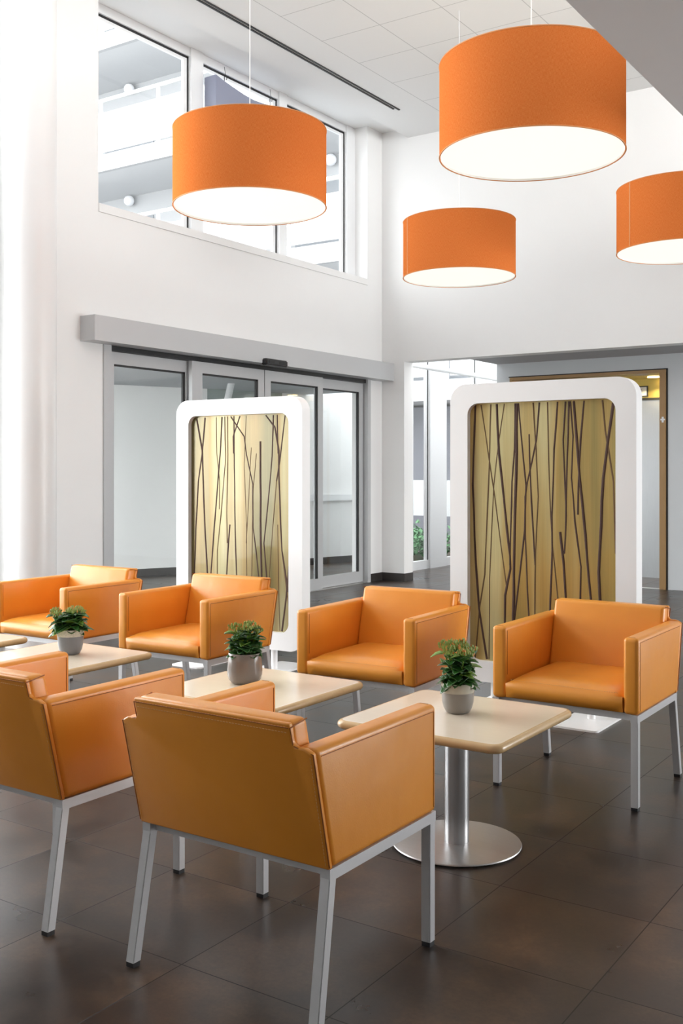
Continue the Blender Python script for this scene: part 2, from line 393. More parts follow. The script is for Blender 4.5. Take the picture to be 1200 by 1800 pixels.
t = done('wall_socket', bm, WFRAME); setp(t, 'small white power socket low on the vestibule wall behind the door glass', 'socket')

FROST = pmat('grey_green_outer_glazing', (.36, .41, .39), .2)
bm = bmesh.new(); slab(bm, (-9.33, 10.50), (-8.95, 11.75), 0, 2.62, .04)
struct(done('door_5', bm, FROST))

# ---------------------------------------------------------------- windows
def glazed_bay(name, x, y0, y1, z0, z1, mull, depth=.07, top=.085, bottom=.05, post=.13, matf=WFRAME):
    """window lying in a plane x=const; mull: list of (ya, yb) posts"""
    w = struct(empty(name, (x, (y0+y1)/2, z0)))
    def rel(l): return [(a-x, b-x, c-(y0+y1)/2, d-(y0+y1)/2, e-z0, f-z0) for a, b, c, d, e, f in l]
    boxes('head_rail', rel([(x-depth, x, y0, y1, z1-top, z1)]), matf, w)
    boxes('bottom_rail', rel([(x-depth, x, y0, y1, z0, z0+bottom)]), matf, w)
    ys = [y0]
    for a, b in mull:
        boxes('mullion', rel([(x-depth, x+.02, a, b, z0, z1)]), matf, w); ys += [a, b]
    ys.append(y1)
    for a, b in zip(ys[0::2], ys[1::2]):
        if b-a < .05: continue
        za, zb = z0+bottom, z1-top
        gb = rel([(x-.045, x-.02, a, b, zb-.022, zb), (x-.045, x-.02, b-.022, b, za, zb)])
        boxes('gasket', gb, GASK, w)
        boxes('sash', rel([(x-.05, x-.025, a, b, zb-.05, zb-.022), (x-.05, x-.022, b-.07, b-.022, za, zb)]), matf, w)
        boxes('glass_pane', rel([(x-.04, x-.034, a, b, za, zb)]), GLASS, w)
    return w
glazed_bay('window_1', -7.08, 6.30, 10.76, 3.72, 5.62, [(7.77, 7.95), (9.22, 9.36), (10.58, 10.76)])
struct(box('window_1_sill', -7.13, XW+.012, 6.367, 10.76, 3.66, 3.735, WHITE))
# set-back front behind the column: high lights above, tall glass below
glazed_bay('window_2', -7.62, .5, 5.34, 3.66, 5.62, [(2.1, 2.22), (3.7, 3.82)])
glazed_bay('window_3', -7.62, .5, 5.34, 0, 2.98, [(2.1, 2.22), (3.7, 3.82)])
# corridor glazing, full height, with a tie rail
w4 = glazed_bay('window_4', -7.15, 11.36, 17.0, 0, 5.6, [(11.36, 12.32), (12.80, 13.28), (14.26, 14.60), (15.6, 16.0)], bottom=.12)
bm = bmesh.new(); add_tube(bm, [(0.14, -2.8, 2.80), (0.14, 2.8, 2.80)], .035, 12); done('tie_rail', bm, WFRAME, w4, 60)
glazed_bay('window_7_added', 4.5, 6.1, 10.9, 0, 2.8, [(7.6, 7.72), (9.3, 9.42)])  # unseen glazing, added to go with the ground-level fill
glazed_bay('window_5_added', 4.55, -2.4, 10.8, 3.45, 5.5, [(0, .12), (2.4, 2.52), (4.8, 4.92), (7.2, 7.32)])  # unseen upper glazing, added to go with the gallery fill

# ---------------------------------------------------------------- sliding doors
def leaf(name, y0, y1, x, stl, str_, z1=2.45, top=.11, bot=.13, dark_r=True):
    d = struct(empty(name, (x, (y0+y1)/2, 0))); yc = (y0+y1)/2
    def R(a, b, c, e, t=.045, off=0): return (-t+off, off, a-yc, b-yc, c, e)
    z0 = .012
    boxes('stile', [R(y0, y0+stl, z0, z1)], ALU, d); boxes('stile', [R(y1-str_, y1, z0, z1)], ALU, d)
    boxes('top_rail', [R(y0+stl, y1-str_, z1-top, z1)], ALU, d); boxes('bottom_rail', [R(y0+stl, y1-str_, z0, z0+bot)], ALU, d)
    a, b, c, e = y0+stl, y1-str_, z0+bot, z1-top
    g = [R(a, b, e-.018, e, .02, -.006)]
    g.append(R(b-.03, b, c, e, .02, -.006)) if dark_r else None
    boxes('gasket', g, GASK, d); boxes('glass_pane', [R(a, b, c, e, .008, -.018)], DGLASS, d)
    return d
leaf('door_1', 6.50, 7.60, -6.93, .10, .06)
leaf('door_2', 7.56, 8.69, -6.86, .15, .10)
leaf('door_3', 8.705, 9.78, -6.86, .10, .10)
leaf('door_4', 9.76, 10.74, -6.93, .055, .09)
fr = struct(empty('door_frame', (-6.9, 8.6, 0)))
boxes('jamb', [(-.12, .035, -2.18, -2.09, 0, 2.50)], ALU, fr); boxes('jamb', [(-.12, .035, 2.15, 2.215, 0, 2.50)], ALU, fr)
boxes('track', [(-.12, .005, -2.09, 2.15, 2.455, 2.50)], PLASTIC, fr)
boxes('threshold', [(-.12, .03, -2.09, 2.15, 0, .008)], STEELH, fr)
bm = prism([(XW, 2.497), (XW+.18, 2.497), (XW+.18, 2.715), (XW, 2.715)], 6.16, YB-.001, 'y'); 
op = done('door_operator_cover', bm, ALUL, None)
setp(op, 'long grey aluminium cover box running above the sliding glass doors', 'door operator')
bm = bmesh.new(); add_box(bm, XW+.16, XW+.235, 8.46, 8.83, 2.475, 2.545)
bmesh.ops.bevel(bm, geom=bm.edges[:], offset=.012, segments=3, affect='EDGES')
sn = done('motion_sensor', bm, PLASTIC, None, 40); setp(sn, 'small black motion sensor on the grey cover above the doors', 'sensor')
for ya, yb in ((8.50, 8.60), (8.68, 8.80)): boxes('sensor_lens', [(XW+.2345, XW+.238, ya, yb, 2.495, 2.525)], GASK, sn)

# column
bm = lathe([(0, 0), (.198, 0), (.198, 5.62), (0, 5.62)], 64)
c = done('column', bm, COLM, None, 40); c.location = (-6.62, 5.42, 0)
setp(c, 'round glossy white column standing in front of the wall beside the sliding doors', 'column')

# ceiling slot diffuser and detector
sl = boxes('slot_diffuser', [(-6.125, -6.105, 0, 10.12, 5.492, 5.5), (-6.085, -6.065, 0, 10.18, 5.492, 5.5)], GASK)
setp(sl, 'long double black air slot in the white ceiling along the high window', 'air slot')
bm = lathe([(0, 0), (.05, 0), (.062, -.012), (.058, -.035), (.035, -.05), (0, -.052)], 28)
dt = done('smoke_detector', bm, WFRAME, None, 50); dt.location = (-4.785, 9.092, 5.5)
setp(dt, 'small white round smoke detector on the ceiling behind the largest lamp', 'smoke detector')

# ---------------------------------------------------------------- lift
lf = empty('lift_cabin', (-4.6, 12.3, 0), label='open steel lift cabin with golden ceiling behind the wide white screen', cat='lift')
boxes('back_wall', [(-1.2, 1.4, 1.0, 1.06, .0, 2.29)], CABIN, lf)
boxes('head_panel', [(-1.2, 1.4, .99, 1.06, 2.315, 2.60)], GOLD, lf); boxes('gap_shade_strip', [(-1.2, 1.4, .985, 1.05, 2.285, 2.316)], GASK, lf)  # black strip stands in for the shade between wall and head panel
boxes('side_wall', [(-1.1, -.97, 0, 1.0, 0, 2.56)], CABIN, lf)
boxes('cabin_ceiling', [(-1.1, 1.4, .0, 1.0, 2.56, 2.64)], GOLD, lf)
boxes('sill_strip', [(-.97, 1.0, -.25, -.19, 0.0, .006)], WFRAME, lf)
bm = lathe([(0, 0), (.07, 0), (.075, -.006), (0, -.008)], 24)
sp = done('downlight', bm, pmat('warm_downlight_glass', (1, .9, .7), .5, emit=((1, .78, .38), 9)), lf, 60); sp.location = (.55, .72, 2.558)
pl = bpy.data.lights.new('downlight_glow', 'SPOT'); pl.energy = 22; pl.color = (1, .80, .45); pl.spot_size = 2.4; pl.shadow_soft_size = .07
po = bpy.data.objects.new('downlight_glow', pl); COL.objects.link(po); po.parent = lf; po.location = (.55, .72, 2.54)
ds = boxes('floor_display', [(.25, .40, .965, .99, 2.33, 2.47)], PLASTIC, lf)
boxes('display_glass', [(.265, .385, .962, .965, 2.345, 2.455)], pmat('pale_display', (.55, .56, .60), .3), ds)
boxes('display_digit', [(.31, .318, .958, .962, 2.37, 2.43)], PLASTIC, ds)
fr = struct(empty('trim_1', (-4.583, 12.05, 0)))
boxes('jamb', [(.913, .983, -.03, .25, 0, 2.52)], OAK, fr); boxes('jamb', [(-.983, -.945, -.012, .25, 0, 2.52)], OAK, fr)
boxes('head', [(-.983, .983, -.012, .25, 2.515, 2.55)], OAK, fr)
boxes('gap_shade_strip', [(.983, 1.003, -.006, .02, 0, 2.56), (-1.0, 1.003, -.006, .02, 2.55, 2.563)], GASK, fr)  # shade in the gap around the frame, put in as black strips
mk = boxes('sticker', [(-3.655, -3.605, 12.008, 12.019, 1.96, 1.978), (-3.64, -3.62, 12.008, 12.019, 1.978, 2.0), (-3.64, -3.62, 12.008, 12.019, 1.935, 1.96)], WFRAME)
setp(mk, 'tiny white sticker marks on the wooden jamb of the lift', 'sticker')

# ---------------------------------------------------------------- armchairs
SL = .235                                   # slope of the rear: dy per dz
def yr(z, off=0): return .275 + (z-.39)*SL + off
def stitch(bm, p, q, n, r=.0011, side=Vector((0, 0, 0))):
    p, q = Vector(p), Vector(q)
    for i in range(n):
        a = p.lerp(q, (i+.15)/n); b = p.lerp(q, (i+.75)/n)
        add_tube(bm, [a+side, b+side], r, 4)
def make_chair(name):
    t = empty(name)
    for s in (-1, 1):
        x0, x1 = (.26*s, .325*s)
        x0, x1 = min(x0, x1), max(x0, x1)
        bm = prism([(-.270, .388), (-.270, .70), (yr(.70, -.012), .70), (yr(.388, -.012), .388)], x0, x1, 'x', .017, 5)
        a = done('armrest', bm, LEATHER, t, 50)
        xs = .3255*s
        b2 = bmesh.new()          # seam lines of the arm: front panel, top edge
        add_tube(b2, [(xs, -.251, .405), (xs, -.251, .681), (xs, yr(.681, -.03), .681)], .0013, 5)
        xi = .2595*s
        add_tube(b2, [(xi, -.251, .49), (xi, -.251, .681)], .0012, 5)
        add_tube(b2, [(.278*s, -.252, .6998), (.307*s, -.252, .6998)], .0012, 5)
        done('seam', b2, SEAM, a, 60)
    # backrest between the arms, standing proud of them
    bm = bmesh.new()
    n = 10
    prof = [(yr(.40, -.085), .40), (yr(.765, -.080), .765), (yr(.765, -.008), .765), (yr(.40, -.01), .40)]
    bm.free(); bm = prism(prof, -.262, .262, 'x', .016, 4)
    br = done('backrest', bm, LEATHER, t, 50)
    # rear cover with the two shoulder notches
    pts = [(-.323, .388), (.323, .388), (.323, .692), (.3, .703), (.272, .703), (.264, .714), (.264, .762), (-.264, .762), (-.264, .714), (-.272, .703), (-.3, .703), (-.323, .692)]
    bm = prism(pts, -.016, .004, 'y', .006, 3)
    for v in bm.verts: v.co.y += yr(v.co.z)
    rc = done('rear_panel', bm, LEATHER, t, 50)
    for dz in (-.006, -.020):
        b2 = bmesh.new(); z = .758+dz; stitch(b2, (-.255, yr(z, .0045), z), (.255, yr(z, .0045), z), 52)
        setp(done('stitching', b2, THREAD, rc), kind='stuff')
    b2 = bmesh.new()
    add_tube(b2, [(-.262, yr(.751, .0055), .751), (.262, yr(.751, .0055), .751)], .0016, 5)
    done('seam', b2, SEAM, rc, 60)
    for s in (-1, 1):
        b2 = bmesh.new(); stitch(b2, (.316*s, yr(.40, .0045), .40), (.316*s, yr(.685, .0045), .685), 30)
        setp(done('stitching', b2, THREAD, rc), kind='stuff')
        b2 = bmesh.new(); add_tube(b2, [(.3245*s, yr(.395, .001), .395), (.3245*s, yr(.69, .001), .69), (.266*s, yr(.705, .001), .7045), (.2655*s, yr(.75, .002), .75), (.2655*s, yr(.762, -.07), .762)], .0020, 5)
        done('seam', b2, SEAM, rc, 60)
    # seat cushion, crowned
    bm = bmesh.new(); nx, ny = 12, 12; x0, x1, ya, yb = -.2585, .2585, -.272, .22
    def top(u, v):
        e = min(u, 1-u, .16)/.16; g = min(v, .14)/.14
        return .455 + .030*(1-(1-e)**3)*1.0*(1-(1-g)**2) + .006*math.sin(PI*u)*math.sin(PI*v)
    grid = [[bm.verts.new((x0+(x1-x0)*i/nx, ya+(yb-ya)*j/ny + (.0 if j else .0), top(i/nx, j/ny))) for i in range(nx+1)] for j in range(ny+1)]
    low = [[bm.verts.new((x0+(x1-x0)*i/nx, ya+(yb-ya)*j/ny+(.006 if j == 0 else 0), .394)) for i in range(nx+1)] for j in (0, ny)]
    midr = [bm.verts.new((x0+(x1-x0)*i/nx, ya-.012*math.sin(PI*i/nx)**.3 if 0 < i < nx else ya, .43)) for i in range(nx+1)]
    for j in range(ny):
        for i in range(nx): bm.faces.new((grid[j][i], grid[j][i+1], grid[j+1][i+1], grid[j+1][i]))
    for i in range(nx):
        bm.faces.new((midr[i], midr[i+1], grid[0][i+1], grid[0][i])); bm.faces.new((low[0][i], low[0][i+1], midr[i+1], midr[i]))
        bm.faces.new((grid[ny][i], grid[ny][i+1], low[1][i+1], low[1][i])); bm.faces.new((low[1][i], low[1][i+1], low[0][i+1], low[0][i]))
    for k in (0, nx):
        bm.faces.new([low[0][k], midr[k]] + [grid[j][k] for j in range(ny+1)] + [low[1][k]])
    st = done('seat', bm, LEATHER, t, 70)
    b2 = bmesh.new(); stitch(b2, (-.24, -.262, .4705), (.24, -.262, .4705), 46, .0010); setp(done('stitching', b2, THREAD, st), kind='stuff')
    # steel frame and legs
    f = [(-.322, -.292, -.27, .272, .358, .388), (.292, .322, -.27, .272, .358, .388), (-.292, .292, -.245, -.215, .362, .388), (-.292, .292, .22, .25, .362, .388)]
    boxes('seat_frame', f, LEGM, t)
    for s in (-1, 1):
        for (ya, yb, dx) in ((-.252, -.252, 0.0), (.255, .318, .006)):
            bm = bmesh.new(); w = .0150
            q = []
            for z, y, x in ((.012, yb, .3065+dx), (.375, ya, .3065)):
                for cx, cy in ((-w, -w), (w, -w), (w, w), (-w, w)): q.append(bm.verts.new((s*x+cx, y+cy, z)))
            bm.faces.new(q[:4]); bm.faces.new(q[4:])
            for i in range(4): bm.faces.new((q[i], q[(i+1) % 4], q[4+(i+1) % 4], q[4+i]))
            bmesh.ops.recalc_face_normals(bm, faces=bm.faces)
            bmesh.ops.bevel(bm, geom=bm.edges[:], offset=.002, segments=2, affect='EDGES')
            lg = done('leg', bm, LEGM, t, 40)
            boxes('leg_cap', [(s*(.3065+dx)-.0135, s*(.3065+dx)+.0135, yb-.0135, yb+.0135, 0, .013)], PLASTIC, lg)
    return t
chair = make_chair('armchair')
CH = [  # x, y, rotation, label
 (-1.785, 2.388, PI, 'orange leather armchair seen from behind in the very foreground at the nearest table'),
 (-2.760, 2.385, PI, 'orange leather armchair seen from behind, half cut off by the photo edge'),
 (-1.672, 4.405, 0, 'orange leather armchair facing us directly in front of the wider golden screen'),
 (-2.705, 4.355, math.radians(3), 'orange leather armchair facing us between the two golden screens'),
 (-3.935, 4.355, math.radians(1.5), 'orange leather armchair facing us in front of the narrower golden screen'),
 (-4.985, 4.335, 0, 'orange leather armchair facing us in front of the white column'),
]
for i, (x, y, r, lb) in enumerate(CH):
    o = chair if i == 0 else copy_tree(chair)
    o.location = (x, y, 0); o.rotation_euler.z = r
    setp(o, lb, 'armchair', 'orange leather armchairs around the cafe tables')

# ---------------------------------------------------------------- tables
def make_table():
    t = empty('cafe_table')
    # bullnose top: rounded square rings
    bm = bmesh.new(); H, Rc = .33, .045; rings = []
    prof = [(0.10, .448), (.016, .448)] + [(.016-.016*math.sin(a), .464-.016*math.cos(a)) for a in [PI*k/10 for k in range(1, 10)]] + [(.016, .480), (.028, .480), (0.10, .480)]
    for ins, z in prof:
        r = max(Rc-ins*.6, .008); rings.append([bm.verts.new((x, y, z)) for x, y in rrect(-H+ins, H-ins, -H+ins, H-ins, r, 6)])
    n = len(rings[0])
    for A, B in zip(rings, rings[1:]):
        for k in range(n):
            f = bm.faces.new((A[k], A[(k+1) % n], B[(k+1) % n], B[k]))
            f.material_index = 0 if (A[k].co.z > .4795 and B[k].co.z > .4795) else 1
    bm.faces.new(rings[0][::-1]).material_index = 1; bm.faces.new(rings[-1]).material_index = 0
    done('tabletop', bm, [MAPLE, MAPLE_E], t, 50)
    done('column_tube', lathe([(0, .008), (.0455, .008), (.0455, .446), (0, .446)], 48), STEEL, t, 40)
    d = lathe([(0, .0), (.222, .0), (.222, .004), (.235, .004), (.238, .007), (.236, .0105), (.228, .012), (.05, .013), (0, .013)], 80)
    done('base_disc', d, STEELH, t, 30)
    boxes('mounting_plate', [(-.12, .12, -.12, .12, .441, .448)], LEGM, t)
    return t
tb = make_table()
for i, (x, y, lb) in enumerate([
    (-1.790, 3.412, 'square maple cafe table with cream rimmed pot, its round steel base in full view'),
    (-2.715, 3.398, 'square maple cafe table holding the plain taupe pot'),
    (-3.965, 3.410, 'square maple cafe table holding the blue grey pot with rough cream rim'),
    (-4.850, 3.372, 'maple cafe table of which only one corner shows at the photo edge')]):
    o = tb if i == 0 else copy_tree(tb)
    o.location = (x, y, 0); setp(o, lb, 'table', 'maple cafe tables in a row')

# ---------------------------------------------------------------- potted plants
def add_leaf(bm, base, az, el, ln, wd, curl, mi=0):
    """thick ovate scalloped leaf"""
    M = Matrix.Translation(base) @ Matrix.Rotation(az, 4, 'Z') @ Matrix.Rotation(-el, 4, 'Y')
    nu, nv = 9, 4; rows = []
    for i in range(nu+1):
        u = i/nu
        w = wd*(math.sin(PI*min(1, u**.75*.98+.02))**.8)*.5 + .0012
        w *= 1 + (.10*math.sin(u*22) if u > .3 else 0)
        x = ln*u; z = -curl*ln*u*u
        rows.append([bm.verts.new(M @ Vector((x, w*(j/nv*2-1), z + .35*w*abs(j/nv*2-1)))) for j in range(nv+1)])
    for A, B in zip(rows, rows[1:]):
        for j in range(nv): bm.faces.new((A[j], A[j+1], B[j+1], B[j])).material_index = mi
def plant(t, rim, h, spread, seed, buds_up=True):
    rnd = random.Random(seed); bm = bmesh.new(); st = bmesh.new(); bd = bmesh.new()
    for k in range(9):
        a = k*2.4+rnd.uniform(-.3, .3); r = rnd.uniform(.005, .022); lean = (rnd.uniform(.16, .36) if k else .02)*spread
        p0 = Vector((r*math.cos(a), r*math.sin(a), rim-.012)); p1 = p0 + Vector((lean*math.cos(a), lean*math.sin(a), h*rnd.uniform(.66, .86)*(1-.18*(lean/spread))))
        add_tube(st, [p0, p0.lerp(p1, .5)+Vector((0, 0, .004)), p1], [.0035, .003, .0022], 6)
        nl = 9
        for i in range(nl):
            f = .06+i/nl*.90; pa = p0.lerp(p1, f); az = a+i*2.4+rnd.uniform(-.4, .4)
            ln = spread*rnd.uniform(.33, .46)*(1.08-.42*f); add_leaf(bm, pa, az, rnd.uniform(-.15, .6)+.25*f, ln, ln*rnd.uniform(.80, 1.0), rnd.uniform(.1, .5), 1 if rnd.random() < .14 else 0)
        top = p1 + Vector((0, 0, .004)); rad = rnd.uniform(.020, .029)
        for q in range(46):
            aa = rnd.uniform(0, 2*PI); rr = rad*math.sqrt(rnd.random()); zz = h*.07 + .014*(1-(rr/rad)**2) + rnd.uniform(-.008, .004)
            c = top + Vector((rr*math.cos(aa), rr*math.sin(aa), zz))
            if q % 3 == 0: add_tube(st, [p1, c], .0007, 3)
            mi = 1 if rnd.random() < .13 else 0
            s = rnd.uniform(.0022, .0036)
            add_tube(bd, [c-Vector((0, 0, s*1.4)), c, c+Vector((0, 0, s*1.7))], [s*.6, s, s*.35], 5, mi)
    for q in range(11):   # skirt of leaves over the rim
        az = q*2*PI/11+rnd.uniform(-.2, .2); ln = spread*rnd.uniform(.34, .46)
        add_leaf(bm, Vector((.012*math.cos(az), .012*math.sin(az), rim+rnd.uniform(.0, .02))), az, rnd.uniform(.15, .6), ln, ln*.74, rnd.uniform(.2, .6), 0)
    lf = done('foliage', bm, [LEAF, LEAFL], t, 60)
    sd = lf.modifiers.new('thickness', 'SOLIDIFY'); sd.thickness = .0016
    setp(lf, kind='stuff')
    setp(done('stems', st, LEAFL, t, 60), kind='stuff')
    o = done('flower_buds', bd, [BUD, BUDO], t, 60); setp(o, kind='stuff')
def pot(name, loc, prof_body, mbody, prof_band, mband, rim_r, rim_z, label, seed, h, spread, rz=0):
    t = empty(name, loc, rz, label=label, cat='potted plant', group='kalanchoe plants on the cafe tables')
    b = done('pot', lathe(prof_body, 56), mbody, t, 40)
    if prof_band: done('rim_band', lathe(prof_band, 56), mband, b, 40)
    done('soil', lathe([(0, rim_z-.006), (rim_r*.5, rim_z-.007), (rim_r, rim_z-.012), (rim_r, rim_z-.03), (0, rim_z-.03)], 40), SOIL, t, 60)
    plant(t, rim_z, h, spread, seed)
    return t
pot('potted_plant', (-1.800, 3.440, .480),
    [(0, 0), (.034, 0), (.044, .004), (.052, .018), (.0585, .042), (.0605, .078), (.0605, .080), (.054, .080), (.050, .02), (0, .02)], POTG,
    [(.0610, .0785), (.0618, .083), (.0622, .108), (.0605, .113), (.0575, .112), (.057, .079)], POTC, .056, .110,
    'green kalanchoe in a grey pot with smooth cream rim on the nearest table', 11, .170, .155)
pot('potted_plant', (-2.80, 3.415, .480),
    [(0, 0), (.046, 0), (.058, .004), (.069, .018), (.0745, .038), (.0745, .058), (.072, .085), (.070, .126), (.068, .129), (.0655, .126), (.066, .05), (0, .02)], POTT,
    None, None, .0655, .122, 'bushy kalanchoe in a plain taupe glazed pot on the middle table', 23, .150, .165)
pot('potted_plant', (-3.945, 3.470, .480),
    [(0, 0), (.036, 0), (.044, .004), (.054, .022), (.0605, .05), (.0625, .090), (.0625, .092), (.056, .092), (.052, .02), (0, .02)], POTB,
    [(.0630, .090), (.0650, .094), (.0660, .118), (.065, .124), (.0600, .123), (.059, .091)], POTW, .059, .120,
    'green kalanchoe in a blue grey pot with rough cream rim on the farther table', 37, .125, .185)

# ---------------------------------------------------------------- pendant lamps
def make_lamp():
    R, Hh = .5, .5
    t = empty('pendant_lamp')
    bm = bmesh.new(); n = 96; uvl = bm.loops.layers.uv.new('UVMap')
    for rr, inner in ((R, 0), (R-.006, 1)):
        A = [bm.verts.new((rr*math.cos(2*PI*k/n), rr*math.sin(2*PI*k/n), 0)) for k in range(n)]
        B = [bm.verts.new((rr*math.cos(2*PI*k/n), rr*math.sin(2*PI*k/n), Hh)) for k in range(n)]
        for k in range(n):
            k2 = (k+1) % n; f = bm.faces.new((A[k], A[k2], B[k2], B[k])); f.material_index = inner
            for lp, (u, v) in zip(f.loops, ((k/n*PI, 0), ((k+1)/n*PI, 0), ((k+1)/n*PI, Hh), (k/n*PI, Hh))): lp[uvl].uv = (u, v)
    sh = done('lamp_shade', bm, [SHADE, SHADE_IN], t, 60)
    for z in (0, Hh):
        b2 = bmesh.new(); add_tube(b2, [(R*math.cos(2*PI*k/n), R*math.sin(2*PI*k/n), z) for k in range(n+1)], .0035, 6, cap=False)
        done('hem', b2, RIM, sh, 60)
    b2 = bmesh.new(); a = math.radians(-127); add_box(b2, -.005, .005, R-.001, R+.0015, 0.003, Hh-.003)
    for v in b2.verts: v.co = Matrix.Rotation(a-PI/2, 4, 'Z') @ v.co
    done('shade_seam', b2, RIM, sh)
    done('diffuser', lathe([(0, .012), (R-.008, .012), (R-.008, .018), (0, .018)], 96), DIFF, t, 30)
    bl = bpy.data.lights.new('lamp_bulb', 'POINT'); bl.energy = 6; bl.color = (1, .86, .68); bl.shadow_soft_size = .06
    bo = bpy.data.objects.new('lamp_bulb', bl); COL.objects.link(bo); bo.parent = t; bo.location = (0, 0, .25)
    b2 = bmesh.new()
    for k in range(3): add_tube(b2, [(0, 0, Hh+.02), ((R-.01)*math.cos(k*2.094), (R-.01)*math.sin(k*2.094), Hh-.01)], .003, 6)
    done('spider_frame', b2, CORD, t)
    done('cord', lathe([(0, Hh), (.0028, Hh), (.0028, 2.392), (0, 2.392)], 8), CORD, t, 60)
    return t
lm = make_lamp()
for i, (x, y, z, rz, lb) in enumerate([
    (-2.31, 5.275, 3.10, 3.3, 'largest looking orange drum lamp, its top cut by the grey soffit'),
    (-4.290, 5.285, 3.10, 3.4, 'orange drum lamp hanging in front of the high window'),
    (-4.320, 8.28, 3.105, 0, 'smallest looking orange drum lamp, hanging free before the white back wall'),
    (-2.35, 8.28, 3.105, .05, 'orange drum lamp half cut off by the photo edge')]):
    o = lm if i == 0 else copy_tree(lm)
    o.location = (x, y, z); o.rotation_euler.z = rz; setp(o, lb, 'pendant lamp', 'orange drum pendant lamps')

# ---------------------------------------------------------------- screens with twig inlay
TW_A = [([(-0.412,1.767),(-0.429,1.292),(-0.409,0.834),(-0.388,0.567),(-0.337,0.271),(-0.337,0.272)],0.0061),([(-0.375,1.765),(-0.32,1.425),(-0.29,1.248),(-0.247,0.941),(-0.209,0.69)],0.0033),([(-0.312,1.771),(-0.323,1.381),(-0.338,1.059),(-0.351,0.77),(-0.384,0.578),(-0.404,0.365),(-0.413,0.272)],0.0039),([(-0.274,1.77),(-0.269,1.635),(-0.26,1.48),(-0.223,1.161),(-0.191,0.888),(-0.188,0.812),(-0.221,0.656),(-0.223,0.502),(-0.226,0.272)],0.006),([(-0.226,1.77),(-0.26,1.557),(-0.293,1.293),(-0.308,1.005),(-0.32,0.749),(-0.323,0.361),(-0.324,0.272)],0.0028),([(-0.159,1.768),(-0.162,1.501),(-0.178,1.315),(-0.185,1.064),(-0.192,0.833)],0.0044),([(-0.146,1.768),(-0.152,1.337),(-0.164,0.9),(-0.17,0.529),(-0.174,0.272)],0.0071),([(-0.138,1.768),(-0.105,1.425),(-0.091,1.294),(-0.099,1.034),(-0.134,0.749),(-0.162,0.529),(-0.195,0.272)],0.0044),([(-0.009,1.769),(-0.027,1.554),(-0.082,1.316),(-0.096,1.229),(-0.096,1.012),(-0.082,0.687),(-0.073,0.547),(-0.055,0.272)],0.0043),([(-0.072,1.587),(-0.064,1.338),(-0.049,1.068),(-0.035,0.841)],0.0043),([(-0.047,1.767),(-0.029,1.5),(-0.016,1.23),(-0.033,0.906),(-0.037,0.561),(-0.04,0.272)],0.0038),([(0.04,1.768),(0.047,1.445),(0.059,1.124),(0.07,0.954),(0.102,0.657),(0.143,0.272)],0.0032),([(0.1,1.768),(0.079,1.498),(0.066,1.125),(0.068,0.932),(0.057,0.654),(0.042,0.272)],0.0048),([(0.147,1.769),(0.133,1.551),(0.142,1.339),(0.152,1.127),(0.142,0.935)],0.0042),([(0.167,1.768),(0.163,1.603),(0.152,1.286),(0.147,1.02),(0.14,0.914)],0.0042),([(0.115,1.035),(0.136,0.861),(0.149,0.66),(0.174,0.272)],0.0064),([(0.175,1.769),(0.191,1.571),(0.182,1.339),(0.202,1.096),(0.237,0.845),(0.233,0.666),(0.224,0.272)],0.0042),([(0.195,1.77),(0.213,1.55),(0.23,1.339),(0.263,1.024),(0.295,0.665),(0.33,0.272)],0.0063),([(0.255,1.77),(0.235,1.549),(0.222,1.286),(0.219,1.134)],0.0047),([(0.36,1.772),(0.376,1.599),(0.397,1.474),(0.422,1.319),(0.429,1.082),(0.434,0.927)],0.0041),([(0.422,1.748),(0.392,1.547),(0.365,1.34),(0.353,1.08),(0.339,0.819),(0.346,0.674),(0.365,0.272)],0.0073)]
